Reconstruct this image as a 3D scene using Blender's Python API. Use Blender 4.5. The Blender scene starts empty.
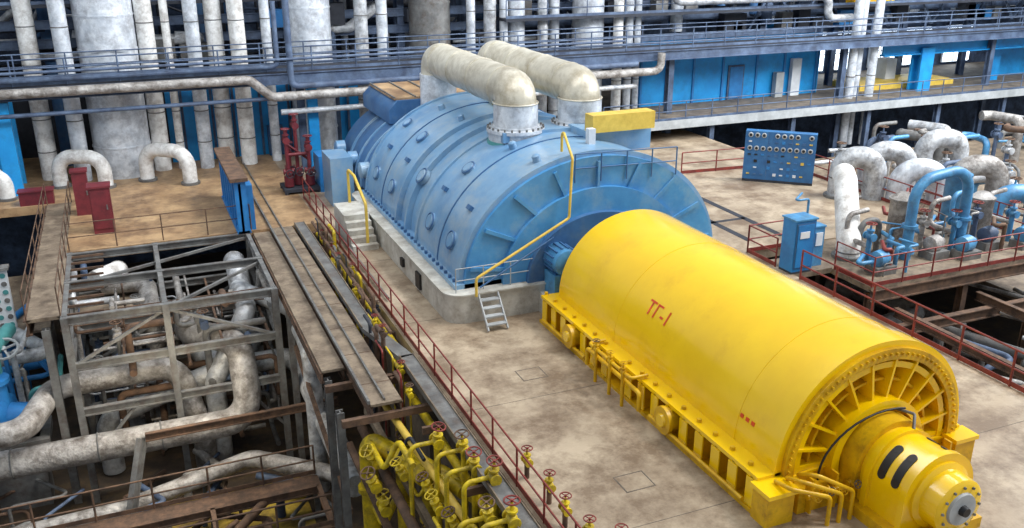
import bpy, math, random
from mathutils import Vector, Matrix
random.seed(7)
sc=bpy.context.scene
sc.view_settings.view_transform='Standard'
def lin(c):
    return tuple(((x/255)/12.92 if x/255<=0.04045 else (((x/255)+0.055)/1.055)**2.4) for x in c)
MATS={}
def mat(name,c1,c2=None,rough=0.5,metal=0.0,scale=1.5,dirt=None,dirtamt=0.4,bump=0.0,bscale=20,coat=0.0,thr=0.55,emit=0):
    if name in MATS: return MATS[name]
    m=bpy.data.materials.new(name); m.use_nodes=True
    nt=m.node_tree; N=nt.nodes; L=nt.links
    b=N['Principled BSDF']
    tc=N.new('ShaderNodeTexCoord')
    n=N.new('ShaderNodeTexNoise'); n.inputs['Scale'].default_value=scale; n.inputs['Detail'].default_value=8; n.inputs['Roughness'].default_value=0.65
    L.new(tc.outputs['Object'],n.inputs['Vector'])
    r=N.new('ShaderNodeValToRGB'); r.color_ramp.elements[0].position=0.35; r.color_ramp.elements[1].position=0.65
    c2=c2 or tuple(int(x*0.82) for x in c1)
    r.color_ramp.elements[0].color=(*lin(c2),1); r.color_ramp.elements[1].color=(*lin(c1),1)
    L.new(n.outputs['Fac'],r.inputs['Fac'])
    col=r.outputs['Color']
    if dirt:
        n2=N.new('ShaderNodeTexNoise'); n2.inputs['Scale'].default_value=scale*0.6+0.4; n2.inputs['Detail'].default_value=10; n2.inputs['Roughness'].default_value=0.75
        mp=N.new('ShaderNodeMapping'); mp.inputs['Location'].default_value=(13,7,3)
        L.new(tc.outputs['Object'],mp.inputs['Vector']); L.new(mp.outputs['Vector'],n2.inputs['Vector'])
        r2=N.new('ShaderNodeValToRGB'); r2.color_ramp.elements[0].position=thr-0.07; r2.color_ramp.elements[1].position=thr+0.12
        r2.color_ramp.elements[1].color=(dirtamt,)*3+(1,); r2.color_ramp.elements[0].color=(0,0,0,1)
        L.new(n2.outputs['Fac'],r2.inputs['Fac'])
        mx=N.new('ShaderNodeMix'); mx.data_type='RGBA'
        L.new(r2.outputs['Color'],mx.inputs[0]); L.new(col,mx.inputs[6]); mx.inputs[7].default_value=(*lin(dirt),1)
        col=mx.outputs[2]
    L.new(col,b.inputs['Base Color'])
    b.inputs['Roughness'].default_value=rough; b.inputs['Metallic'].default_value=metal
    b.inputs['Coat Weight'].default_value=coat; b.inputs['Coat Roughness'].default_value=0.15
    if emit:
        L.new(col,b.inputs['Emission Color']); b.inputs['Emission Strength'].default_value=emit
    if bump:
        n3=N.new('ShaderNodeTexNoise'); n3.inputs['Scale'].default_value=bscale; n3.inputs['Detail'].default_value=5
        L.new(tc.outputs['Object'],n3.inputs['Vector'])
        bp=N.new('ShaderNodeBump'); bp.inputs['Strength'].default_value=bump; bp.inputs['Distance'].default_value=0.05
        L.new(n3.outputs['Fac'],bp.inputs['Height']); L.new(bp.outputs['Normal'],b.inputs['Normal'])
    MATS[name]=m; return m

YEL=mat('yellow_gloss_paint',(247,203,6),(236,190,4),rough=0.2,scale=0.5,dirt=(206,152,8),dirtamt=0.45,coat=0.5,thr=0.6)
YELD=mat('yellow_base_paint',(228,182,10),(198,150,10),rough=0.38,scale=2.5,dirt=(116,84,30),dirtamt=0.65,thr=0.58)
YELP=mat('yellow_pipe_paint',(228,200,30),(184,156,30),rough=0.42,scale=3,dirt=(92,78,42),dirtamt=0.75,thr=.53)
BLU=mat('turbine_blue_paint',(124,164,196),(94,138,178),rough=0.34,scale=0.6,dirt=(152,168,178),dirtamt=0.7,coat=0.3,thr=.52)
BLUF=mat('turbine_face_blue',(78,148,198),(60,126,180),rough=0.4,scale=1.0,dirt=(122,158,182),dirtamt=0.6,thr=.53)
BLUD=mat('turbine_dark_blue',(62,106,152),(48,86,130),rough=0.5,scale=1.2,dirt=(100,120,136),dirtamt=0.6)
CYAN=mat('cyan_wall_paint',(34,158,226),(26,136,206),rough=0.45,scale=0.7,dirt=(40,90,130),dirtamt=0.4)
CYP=mat('blue_pipe_paint',(84,150,194),(60,118,164),rough=0.4,scale=3,dirt=(66,80,96),dirtamt=0.6)
CAB=mat('cabinet_blue_paint',(44,126,190),(38,106,166),rough=0.45,scale=2)
CABD=mat('control_board_blue',(52,110,160),(42,90,138),rough=0.45,scale=2)
SIL=mat('insulation_foil',(208,210,212),(156,160,166),rough=0.42,metal=0.2,scale=2.5,dirt=(98,92,86),dirtamt=0.8,bump=0.6,bscale=7,thr=.53)
SILB=mat('crossover_cladding',(208,202,186),(184,178,162),rough=0.36,metal=0.2,scale=1.5,dirt=(144,132,108),dirtamt=0.7,bump=0.2,bscale=5,thr=.53)
SILV=mat('silver_cladding_bright',(226,230,235),(184,191,200),rough=0.35,metal=0.15,scale=2.2,bump=0.3,bscale=6,dirt=(124,124,130),dirtamt=.65,thr=.53)
WHI=mat('white_lagging',(238,238,236),(204,202,198),rough=0.7,scale=2.2,dirt=(126,112,102),dirtamt=0.65,bump=0.4,bscale=9,thr=.54)
GRYP=mat('grey_lagging',(186,182,178),(132,128,124),rough=0.5,metal=0.12,scale=2,dirt=(80,70,62),dirtamt=0.85,bump=0.8,bscale=8,thr=.51)
STL=mat('grey_steel_paint',(124,124,122),(88,88,88),rough=0.6,scale=2,dirt=(78,60,48),dirtamt=0.7)
STLB=mat('bluegrey_steel_paint',(92,110,136),(56,70,96),rough=0.6,scale=1.5,dirt=(46,48,58),dirtamt=0.6)
DRK=mat('dark_steel',(50,53,62),(32,35,44),rough=0.7,scale=2)
RST=mat('rusty_steel',(118,90,70),(76,60,50),rough=0.8,scale=3,dirt=(54,42,36),dirtamt=0.75)
RED=mat('red_rail_paint',(138,54,46),(102,42,38),rough=0.5,scale=4)
MAR=mat('maroon_paint',(116,40,48),(92,32,40),rough=0.5,scale=3)
CON=mat('plinth_concrete_paint',(200,198,190),(172,168,158),rough=0.6,scale=1.5,dirt=(122,110,96),dirtamt=0.7,thr=.53)
FLO=mat('floor_concrete',(190,173,149),(156,139,118),rough=0.42,scale=0.45,dirt=(108,88,68),dirtamt=0.85,bump=0.1,bscale=15,thr=0.49)
FLOL=mat('floor_tan',(194,162,122),(156,124,90),rough=0.5,scale=0.6,dirt=(106,80,58),dirtamt=0.85,thr=0.49)
DECK=mat('deck_plate',(150,134,114),(116,102,86),rough=0.65,scale=1.5,dirt=(80,66,54),dirtamt=0.85,thr=.51)
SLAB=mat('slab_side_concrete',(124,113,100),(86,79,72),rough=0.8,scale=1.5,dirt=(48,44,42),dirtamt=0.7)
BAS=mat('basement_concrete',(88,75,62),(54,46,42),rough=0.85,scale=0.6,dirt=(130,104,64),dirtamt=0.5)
WALLM=mat('boiler_wall_dark',(78,97,126),(38,48,68),rough=0.8,scale=1.2,dirt=(26,32,44),dirtamt=0.8)
BLK=mat('black_rubber',(28,28,30),(20,20,22),rough=0.5)
WPT=mat('white_paint',(222,226,230),(200,204,208),rough=0.5)
GPT=mat('light_grey_paint',(176,180,182),(148,152,154),rough=0.5)
CRM=mat('cream_paint',(220,188,84),(196,164,66),rough=0.5,scale=3)
TXT=mat('red_lettering',(222,80,14),(206,66,12),rough=0.5)
GLW=mat('window_daylight',(225,238,250),(210,228,245),emit=4)
TEAL=mat('teal_paint',(80,150,150),(66,130,132),rough=0.5)
PLY=mat('yellow_ochre_plate',(200,172,60),(130,105,45),rough=0.7,scale=1.5,dirt=(70,55,40),dirtamt=0.8,thr=.5)

class B:
    def __init__(s,name): s.name=name; s.v=[]; s.f=[]; s.mi=[]; s.ms=[]
    def m(s,mt):
        if mt not in s.ms: s.ms.append(mt)
        return s.ms.index(mt)
    def add(s,vs,fs,mt):
        o=len(s.v); k=s.m(mt); s.v+= [tuple(v) for v in vs]
        for f in fs: s.f.append([o+i for i in f]); s.mi.append(k)
    def box(s,x0,x1,y0,y1,z0,z1,mt):
        v=[(x0,y0,z0),(x1,y0,z0),(x1,y1,z0),(x0,y1,z0),(x0,y0,z1),(x1,y0,z1),(x1,y1,z1),(x0,y1,z1)]
        s.add(v,[(3,2,1,0),(4,5,6,7),(0,1,5,4),(1,2,6,5),(2,3,7,6),(3,0,4,7)],mt)
    def obox(s,c,d,M,mt):
        c=Vector(c); v=[]
        for z in(-1,1):
            for x,y in((-1,-1),(1,-1),(1,1),(-1,1)):
                v.append(c+M@Vector((x*d[0]/2,y*d[1]/2,z*d[2]/2)))
        s.add(v,[(3,2,1,0),(4,5,6,7),(0,1,5,4),(1,2,6,5),(2,3,7,6),(3,0,4,7)],mt)
    def beam(s,p0,p1,w,h,mt):
        p0=Vector(p0);p1=Vector(p1); d=p1-p0; l=d.length; d.normalize()
        up=Vector((0,0,1)) if abs(d.z)<0.95 else Vector((0,1,0))
        x=d.cross(up).normalized(); u=x.cross(d)
        M=Matrix((x,d,u)).transposed(); s.obox((p0+p1)/2,(w,l,h),M,mt)
    def ibeam(s,p0,p1,w,h,mt,t=0.04):
        p0=Vector(p0);p1=Vector(p1); d=(p1-p0); l=d.length; d.normalize()
        up=Vector((0,0,1)) if abs(d.z)<0.95 else Vector((0,1,0))
        x=d.cross(up).normalized(); u=x.cross(d); M=Matrix((x,d,u)).transposed(); c=(p0+p1)/2
        s.obox(c,(t,l,h),M,mt); s.obox(c+u*(h/2),(w,l,t),M,mt); s.obox(c-u*(h/2),(w,l,t),M,mt)
    def tube(s,pts,r,mt,seg=12,bend=0.0,caps=True):
        P=[Vector(p) for p in pts]
        Q=[P[0]]
        for i in range(1,len(P)-1):
            a=(P[i-1]-P[i]); b_=(P[i+1]-P[i]); la=a.length; lb=b_.length
            a.normalize(); b_.normalize(); ang=a.angle(b_)
            if bend<=0 or ang>3.1: Q.append(P[i]); continue
            t=min(bend/math.tan(ang/2),la*0.49,lb*0.49); rb=t*math.tan(ang/2)
            c=P[i]+(a+b_).normalized()*(rb/math.sin(ang/2))
            s0=P[i]+a*t-c; s1=P[i]+b_*t-c; n=7; tot=math.pi-ang
            for k in range(n+1):
                w=k/n; ph=tot*w
                Q.append(c+ (s0*math.sin(tot-ph)+s1*math.sin(ph))/math.sin(tot))
        Q.append(P[-1])
        T=(Q[1]-Q[0]).normalized(); up=Vector((0,0,1)) if abs(T.z)<0.9 else Vector((1,0,0))
        n=T.cross(up).normalized(); rings=[]
        for i,q in enumerate(Q):
            if i==0: t=(Q[1]-Q[0]).normalized()
            elif i==len(Q)-1: t=(Q[-1]-Q[-2]).normalized()
            else: t=((Q[i+1]-q).normalized()+(q-Q[i-1]).normalized()).normalized()
            n=(n-t*n.dot(t)).normalized(); b2=t.cross(n)
            rings.append([q+(n*math.cos(2*math.pi*k/seg)+b2*math.sin(2*math.pi*k/seg))*r for k in range(seg)])
        vs=[v for rg in rings for v in rg]; fs=[]
        for i in range(len(rings)-1):
            for k in range(seg):
                k2=(k+1)%seg; fs.append((i*seg+k,i*seg+k2,(i+1)*seg+k2,(i+1)*seg+k))
        if caps: fs.append(tuple(range(seg-1,-1,-1))); o=(len(rings)-1)*seg; fs.append(tuple(o+k for k in range(seg)))
        s.add(vs,fs,mt)
    def lathe(s,o,ax,prof,mt,seg=24):
        o=Vector(o); T=Vector(ax).normalized(); up=Vector((0,0,1)) if abs(T.z)<0.9 else Vector((1,0,0))
        n=T.cross(up).normalized(); b2=T.cross(n); vs=[];fs=[]
        for d,r in prof:
            for k in range(seg):
                a=2*math.pi*k/seg; vs.append(o+T*d+(n*math.cos(a)+b2*math.sin(a))*max(r,0.0005))
        for i in range(len(prof)-1):
            for k in range(seg):
                k2=(k+1)%seg; fs.append((i*seg+k,i*seg+k2,(i+1)*seg+k2,(i+1)*seg+k))
        fs.append(tuple(range(seg-1,-1,-1))); q=(len(prof)-1)*seg; fs.append(tuple(q+k for k in range(seg)))
        s.add(vs,fs,mt)
    def cyl(s,p0,p1,r,mt,seg=16,r1=None):
        p0=Vector(p0);p1=Vector(p1); s.lathe(p0,p1-p0,[(0,r),((p1-p0).length,r if r1 is None else r1)],mt,seg)
    def sph(s,c,r,mt,seg=14,sz=(1,1,1)):
        vs=[];fs=[];R=8
        for i in range(R+1):
            t=math.pi*i/R
            for k in range(seg):
                a=2*math.pi*k/seg
                vs.append((c[0]+r*sz[0]*math.sin(t)*math.cos(a),c[1]+r*sz[1]*math.sin(t)*math.sin(a),c[2]+r*sz[2]*math.cos(t)))
        for i in range(R):
            for k in range(seg):
                k2=(k+1)%seg; fs.append((i*seg+k,(i+1)*seg+k,(i+1)*seg+k2,i*seg+k2))
        s.add(vs,fs,mt)
    def torus(s,c,ax,R,r,mt,seg=20,arc=None):
        c=Vector(c); T=Vector(ax).normalized(); up=Vector((0,0,1)) if abs(T.z)<0.9 else Vector((1,0,0))
        n=T.cross(up).normalized(); b2=T.cross(n); vs=[];fs=[];q=6
        for i in range(seg):
            a=2*math.pi*i/seg; d=n*math.cos(a)+b2*math.sin(a)
            for k in range(q):
                e=2*math.pi*k/q; vs.append(c+d*(R+r*math.cos(e))+T*(r*math.sin(e)))
        for i in range(seg):
            for k in range(q):
                i2=(i+1)%seg;k2=(k+1)%q; fs.append((i*q+k,i2*q+k,i2*q+k2,i*q+k2))
        s.add(vs,fs,mt)
    def wheel(s,c,ax,R,mt):
        s.torus(c,ax,R,R*0.12,mt,16); T=Vector(ax).normalized(); up=Vector((0,0,1)) if abs(T.z)<0.9 else Vector((1,0,0))
        n=T.cross(up).normalized(); b2=T.cross(n); c=Vector(c)
        for k in range(4):
            a=math.pi*k/2+0.4; d=n*math.cos(a)+b2*math.sin(a); s.beam(c,c+d*R,R*0.14,R*0.12,mt)
        s.cyl(c-T*R*0.15,c+T*R*0.15,R*0.2,mt,10)
    def valve(s,p,sz,mb,mw,ax=(0,0,1)):
        p=Vector(p); T=Vector(ax).normalized(); h=Vector((0,1,0)) if abs(T.y)<0.9 else Vector((1,0,0))
        s.sph(p,sz*0.5,mb,12); s.lathe(p-h*sz*0.75,h,[(0,sz*0.5),(sz*.18,sz*.5),(sz*.18,sz*.3),(sz*1.32,sz*.3),(sz*1.32,sz*.5),(sz*1.5,sz*.5)],mb,12)
        s.lathe(p,T,[(0,sz*.35),(sz*.7,sz*.3),(sz*.7,sz*.48),(sz*.85,sz*.48),(sz*.85,sz*.15),(sz*1.7,sz*.1)],mb,12)
        s.wheel(p+T*sz*1.65,T,sz*0.62,mw)
    def prism(s,prof,y0,y1,mt,caps=True):
        n=len(prof); vs=[(x,y0,z) for x,z in prof]+[(x,y1,z) for x,z in prof]
        fs=[(i,(i+1)%n,n+(i+1)%n,n+i) for i in range(n)]
        if caps: fs+= [tuple(range(n-1,-1,-1)),tuple(range(n,2*n))]
        s.add(vs,fs,mt)
    def rail(s,pts,h=1.1,mt=None,sp=1.6,r=0.03,n=2,toe=True):
        mt=mt or RED; P=[Vector(p) for p in pts]
        for i in range(len(P)-1):
            a,b=P[i],P[i+1]; L=(b-a).length; k=max(1,round(L/sp))
            for j in range(k+1):
                if j==0 and i>0: continue
                q=a.lerp(b,j/k); s.tube([q,q+Vector((0,0,h))],r*1.15,mt,8)
            for j in range(n):
                z=Vector((0,0,h*(1-j/n))); s.tube([a+z,b+z],r,mt,8)
            if toe: s.beam(a+Vector((0,0,.09)),b+Vector((0,0,.09)),0.02,0.15,mt)
    def done(s):
        me=bpy.data.meshes.new(s.name); me.from_pydata(s.v,[],s.f); 
        for mt in s.ms: me.materials.append(mt)
        me.polygons.foreach_set('material_index',s.mi); me.polygons.foreach_set('use_smooth',[True]*len(s.f))
        me.update(); 
        import bmesh
        bm=bmesh.new(); bm.from_mesh(me); bmesh.ops.recalc_face_normals(bm,faces=bm.faces); bm.to_mesh(me); bm.free()
        me.set_sharp_from_angle(angle=math.radians(46))
        o=bpy.data.objects.new(s.name,me); sc.collection.objects.link(o); return o

# ---------------- floors ----------------
b=B('floor_turbine_hall')
b.box(6.9,21.5,5,27.5,-.4,0,FLO); b.box(6.9,31.5,27.5,55.9,-.4,0,FLO)
for y in range(8,56,6): b.box(6.9,21.5,y,y+.015,0,.004,SLAB)
for yy in (15.2,21.0):
    b.box(9.2,9.9,yy,yy+.6,0,.004,FLO)
    for q in ((9.17,9.93,yy-.03,yy),(9.17,9.93,yy+.6,yy+.63),(9.17,9.2,yy,yy+.6),(9.9,9.93,yy,yy+.6)): b.box(*q,0,.006,SLAB)
for x0 in (20.6,22.2,23.8): b.box(x0,x0+.3,28.5,45,0,.008,DRK)
for y0 in (31,35.5,39.5): b.box(20.6,24.0,y0,y0+.22,0,.008,DRK)
b.done()
b=B('floor_left_bay'); b.box(-2.9,6.9,37.6,55.9,-.4,0,FLOL); b.box(-12,-2.9,45,55.9,-.4,0,FLOL); b.done()
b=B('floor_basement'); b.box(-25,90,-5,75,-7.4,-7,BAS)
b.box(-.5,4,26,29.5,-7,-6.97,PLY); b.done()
b=B('machine_foundation'); b.box(7.6,20.8,6,55,-7,-.4,SLAB)
for y in range(8,50,4): b.box(7.3,7.6,y,y+.6,-7,-.4,SLAB); b.box(20.8,21.1,y,y+.6,-7,-.4,SLAB)
b.done()
b=B('wall_back'); b.box(-30,95,56,56.4,-7,16,WALLM); b.done()

# ---------------- generator ----------------
GX,GZ,GR=14.35,0.85,2.58
Y0,Y1=13.4,24.4
g=B('generator')
def arch(cx,cz,rx,rz,base,n=40):
    p=[(cx-rx,base)]
    for i in range(n+1):
        a=math.pi*(1-i/n); p.append((cx+rx*math.cos(a),cz+rz*math.sin(a)))
    p.append((cx+rx,base)); return p
AZ=GZ+.1
g.prism(arch(GX,AZ,GR,GR-.05,.8),Y0+.55,Y1-.25,YEL)
g.prism(arch(GX,AZ,GR-.06,GR-.11,.8),Y1-.25,Y1-.1,YEL)
g.prism(arch(GX,AZ,GR-.16,GR-.21,.8),Y1-.1,Y1,YEL)
for y in (14.9,20.6): g.prism(arch(GX,AZ,GR+.008,GR-.042,.9),y,y+.05,YEL)
def annulus(bb,cx,cz,r0,r1,y0,y1,mt,a0=0,a1=math.pi,n=40):
    vs=[];fs=[]
    for i in range(n+1):
        a=a0+(a1-a0)*i/n; c,s_=math.cos(a),math.sin(a)
        for r,y in((r0,y0),(r1,y0),(r1,y1),(r0,y1)): vs.append((cx+r*c,y,cz+r*s_))
    for i in range(n):
        o=i*4;p=o+4
        for k in range(4):
            k2=(k+1)%4; fs.append((o+k,o+k2,p+k2,p+k))
    fs.append((0,1,2,3)); fs.append((n*4+3,n*4+2,n*4+1,n*4))
    bb.add(vs,fs,mt)
annulus(g,GX,AZ,2.25,GR+.03,Y0,Y0+.6,YEL,-.15,math.pi+.15)
annulus(g,GX,AZ,2.2,GR-.12,Y0-.1,Y0,YELD,-.1,math.pi+.1)
g.lathe((GX,Y0+.55,AZ),(0,-1,0),[(0,2.35),(.1,2.35),(.13,1.3),(.6,1.05),(.66,.9)],YELD,48)
annulus(g,GX,AZ,1.98,2.12,Y0-.02,Y0+.45,YEL,-.2,math.pi+.2)
annulus(g,GX,AZ,1.62,1.68,Y0+.1,Y0+.45,YELD,-.2,math.pi+.2)
annulus(g,GX,AZ,1.08,1.28,Y0-.22,Y0+.4,YEL,0,2*math.pi)
NS=11
for i in range(NS+1):
    a=-.1+(math.pi+.2)*i/NS; c,s_=math.cos(a),math.sin(a)
    M=Matrix.Rotation(-a,3,'Y')
    g.obox((GX+1.7*c,Y0+.15,AZ+1.7*s_),(1.1,.42,.055),M,YEL)
    if i<NS:
        a2=a+(math.pi+.2)/NS/2; c,s_=math.cos(a2),math.sin(a2); M=Matrix.Rotation(-a2,3,'Y')
        g.obox((GX+1.83*c,Y0+.35,AZ+1.83*s_),(.2,.06,.36),M,YEL)
        g.lathe((GX+1.45*c,Y0+.42,AZ+1.45*s_),(0,-1,0),[(0,.1),(.1,.1)],YEL,10)
for i in range(46):
    a=math.pi*i/45; g.cyl((GX+2.34*math.cos(a),Y0-.1,AZ+2.34*math.sin(a)),(GX+2.34*math.cos(a),Y0-.16,AZ+2.34*math.sin(a)),.035,YELD,6)
BX0,BX1=11.3,17.05
g.box(BX0+.35,BX1-.35,Y0,Y1,.0,.82,YELD)
g.box(BX0,BX1,Y0,Y1+.1,.82,.92,YEL)
g.box(BX0-.05,BX0+.9,Y0-.1,Y1+.1,0,.1,YELD); g.box(BX1-.9,BX1+.05,Y0-.1,Y1+.1,0,.1,YELD)
n=17
for i in range(n):
    y=Y0+.2+(Y1-Y0-.4)*i/(n-1)
    if abs(y-19.4)<.3: continue
    for x0,x1 in((BX0,BX0+.4),(BX1-.4,BX1)):
        g.box(x0,x1,y-.04,y+.04,.08,.84,YELD)
    g.box(BX0-.02,BX0+.02,y-.16,y+.16,.12,.8,YEL)
    g.cyl((BX0+.18,y+.3,.92),(BX0+.18,y+.3,1.0),.06,YELD,6)
for y in (22.2,16.9):
    g.lathe((BX0+.4,y,.5),(-1,0,0),[(0,.3),(.5,.3),(.5,.36),(.6,.36)],YELD,18)
    g.lathe((BX0-.2,y,.5),(-1,0,0),[(0,.18),(.06,.16)],YEL,14)
g.tube([(BX0+.2,20.6,1.0),(BX0-.3,20.6,1.0),(BX0-.3,18.3,1.0),(BX0+.2,18.3,1.0)],.05,YELD,10,.1)
g.tube([(BX0-.2,20.9,.2),(BX0-.2,20.9,.7),(BX0-.2,18,.7),(BX0-.2,18,.2)],.06,YELD,10,.1)
g.tube([(BX0-.12,Y1-.3,.25),(BX0-.12,21.2,.25)],.05,YELD,8); g.tube([(BX0-.12,17.6,.25),(BX0-.12,Y0+.3,.25)],.05,YELD,8)
for y in (20.2,19.4,18.7):
    g.valve((BX0-.3,y,1.0),.16,YELD,RST if y>20 else YELD); g.cyl((BX0-.3,y,.0),(BX0-.3,y,.95),.05,YELD,8)
g.box(BX0-.1,BX0+.6,Y0-.5,Y0,0,.75,YELD); g.box(BX0-.15,BX0+.65,Y0-.6,Y0+.05,.75,.85,YEL)
g.box(BX1-.5,BX1+.1,Y0-.4,Y0,0,.75,YELD); g.box(BX1-.55,BX1+.15,Y0-.45,Y0+.05,.75,.85,YEL)
g.box(GX-2.2,GX+2.2,Y0-.35,Y0+.1,.0,.55,YELD)
for i in range(7): g.box(GX-2+.65*i,GX-1.95+.65*i,Y0-.5,Y0-.3,.05,.9,YELD)
for k in range(3): g.tube([(BX0+.3+.3*k,Y0-.2,.9),(BX0+.3+.3*k,Y0-.7,1.0+.1*k),(BX0+1.2+.3*k,Y0-.9,.7),(BX0+1.2+.3*k,Y0-.9,.0)],.05,YELD,8,.15)
for k in range(5): g.valve((BX0+1.0+.35*k,Y0-.55,.55+.08*(k%2)),.14,YELD,(YELD,STL)[k%2],(0,-1,.4))
pts=[]
for i in range(13):
    a=math.pi*(1.02-.62*i/12); pts.append((GX+1.7*math.cos(a),Y0-.3,AZ+1.25*math.sin(a)-.15))
g.tube(pts,.025,BLK,8)
def barch(cx,r,base): return arch(cx,AZ,r,r,base,20)
g.prism(barch(GX,1.0,.1),Y0-.65,Y0-.1,YELD)
g.prism(barch(GX,.86,.15),Y0-1.9,Y0-.6,YEL)
g.prism(barch(GX,.94,.12),Y0-.95,Y0-.8,YEL)
g.prism(barch(GX,.94,.12),Y0-1.95,Y0-1.8,YEL)
g.box(GX-1.1,GX+1.1,Y0-2.2,Y0-.3,0,.25,YELD)
for y in (Y0-1.18,Y0-1.56):
    for (aa0,aa1) in ((math.radians(122),math.radians(165)),(math.radians(20),math.radians(60))):
        annulus(g,GX,AZ,.84,.875,y-.1,y+.1,BLK,aa0,aa1,12)
        for ae in (aa0,aa1): g.cyl((GX+.83*math.cos(ae),y,AZ+.83*math.sin(ae)),(GX+.875*math.cos(ae),y,AZ+.875*math.sin(ae)),.1,BLK,14)
g.lathe((GX,Y0-1.9,AZ),(0,-1,0),[(0,.76),(.1,.76),(.15,.64),(.55,.62),(.6,.54),(.6,.36),(.62,.36)],YEL,28)
g.lathe((GX,Y0-2.5,AZ),(0,-1,0),[(0,.37),(.06,.35)],GPT,20)
g.lathe((GX,Y0-2.55,AZ),(0,-1,0),[(0,.12),(.12,.1)],BLK,14)
for i in range(12):
    a=2*math.pi*i/12; g.cyl((GX+.49*math.cos(a),Y0-2.48,AZ+.49*math.sin(a)),(GX+.49*math.cos(a),Y0-2.54,AZ+.49*math.sin(a)),.03,STL,6)
g.tube([(GX+.4,Y0-.2,AZ+1.0),(GX+.5,Y0-.6,AZ+1.05),(GX+.2,Y0-.9,AZ+.9)],.035,STL,8,.1)
go=g.done()
cu=bpy.data.curves.new('lettering','FONT'); cu.body='ТГ-1'; cu.size=.56; cu.extrude=0; cu.offset=.006
to=bpy.data.objects.new('tmp',cu); sc.collection.objects.link(to)
dg=bpy.context.evaluated_depsgraph_get(); me=bpy.data.meshes.new_from_object(to.evaluated_get(dg)); bpy.data.objects.remove(to)
R=GR+.015
for v in me.vertices:
    x,y=v.co.x,v.co.y; th=math.radians(29)+y/R
    v.co=Vector((GX-R*math.cos(th),19.6-x,AZ+(R-.05)*math.sin(th)))
me.materials.clear(); me.materials.append(TXT)
lo=bpy.data.objects.new('lettering',me); sc.collection.objects.link(lo); lo.parent=go
g=B('stencil_mark')
for k in range(3):
    R2=GR+.01
    annulus(g,GX,AZ,R2-.02,R2,14.35+.2*k,14.46+.2*k,TXT,math.pi-math.radians(15),math.pi-math.radians(13),4)
o=g.done(); o.parent=go

# ---------------- turbine ----------------
TX=13.85
t=B('steam_turbine')
def ell(rx,rz,base=1.0,cx=TX,n=44,pw=1.0):
    p=[]
    for i in range(n+1):
        a=math.pi*(1-i/n); c=math.cos(a); s_=math.sin(a)
        p.append((cx+rx*c,base+rz*abs(s_)**pw))
    return p
t.prism(ell(4.75,4.0),26.0,30.6,BLU)
t.prism(ell(4.6,3.9),30.6,33.2,BLU)
t.prism(ell(4.75,4.0),33.2,37.8,BLU)
for y in (25.9,30.5,31.85,33.1,37.7): t.prism(ell(4.83,4.07),y,y+.14,BLU)
for y in (28.2,35.4): t.prism(ell(4.78,4.03),y,y+.06,BLUD)
t.prism(ell(4.67,3.9),25.75,26.0,BLUF)
t.prism(ell(3.4,2.9),25.6,25.8,BLUF)
t.prism(ell(2.6,2.1),25.4,25.65,BLUD)
for i in range(9):
    a=math.pi*(i+.5)/9; c,s_=math.cos(a),math.sin(a)
    t.beam((TX+3.3*c,25.7,1+2.8*s_),(TX+4.55*c,25.7,1+3.75*s_),.08,.12,BLUF)
t.box(TX-5.0,TX+5.0,25.75,37.9,1.0,1.15,BLU)
for i in range(28):
    y=26.1+i*.42; t.cyl((TX-4.9,y,1.1),(TX-4.9,y,1.25),.06,BLUD,6)
def onell(a,rx=4.75,rz=4.0): 
    c,s_=math.cos(a),math.sin(a); p=Vector((TX+rx*c,0,1+rz*s_)); nrm=Vector((c/rx,0,s_/rz)).normalized(); return p,nrm
for y,ad,r in ((27.2,163,.3),(29.4,163,.3),(34.3,163,.28),(36.6,163,.28),(29.2,132,.26),(34.5,132,.26),(36.9,130,.22),(31.9,148,.3),(29.2,55,.3)):
    p,nr=onell(math.radians(ad)); p.y=y
    t.lathe(p-nr*.12,nr,[(0,r),(.18,r),(.2,r*.85),(.24,r*.8)],BLU,18)
    t.torus(p+nr*.08,nr,r*1.0,.03,BLUD,18)
for y in (26.6,28.6,30.0,33.8,36.2):
    p,nr=onell(math.radians(112)); p.y=y; t.lathe(p-nr*.1,nr,[(0,.14),(.3,.14),(.35,.08)],WPT if y==30 else BLU,10)
for y in (27,29.5,34,36.5):
    p,nr=onell(math.radians(146)); p.y=y; t.obox(p+nr*.05,(.16,.3,.16),Matrix.Rotation(.6,3,'Y'),BLUD)
def bev(x0,x1,z0,z1,c): return [(x0,z0),(x0,z1-c),(x0+c,z1),(x1-c,z1),(x1,z1-c),(x1,z0)]
t.prism(ell(4.7,3.35),37.8,41.0,BLUD); t.prism(ell(4.4,3.1),41.0,44.2,BLUD)
for y in (38.9,40.0,41.2,42.3): t.prism(ell(4.77,3.42) if y<41 else ell(4.5,3.18),y,y+.12,BLU)
t.prism(bev(TX-3.2,TX+2.8,3.6,4.6,.4),39.3,44.0,BLUD)
t.box(TX-2.9,TX+2.4,39.5,43.8,4.6,4.68,FLOL)
for k in range(6): t.box(TX-2.9+k*.95,TX-2.84+k*.95,39.5,43.8,4.68,4.74,STL)
t.box(TX-5.9,TX-4.9,39.6,41.4,.0,2.2,BLU); t.box(TX-5.9,TX-5.0,42.2,43.6,0,1.7,CAB)
for y in (38.3,40.5,42.9): t.lathe((TX-4.5,y,1.9),(-1,0,0),[(0,.35),(.4,.35),(.45,.25)],BLU,14)
t.box(TX+.7,TX+3.3,28.0,29.4,4.4,5.2,BLU); t.box(TX+.75,TX+3.2,27.6,28.2,5.2,5.8,CRM)
t.box(TX-1.9,TX+3.2,29.2,30.8,4.75,5.1,BLU)
t.box(TX+.3,TX+.55,27,27.25,4.9,5.5,WPT)
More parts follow.
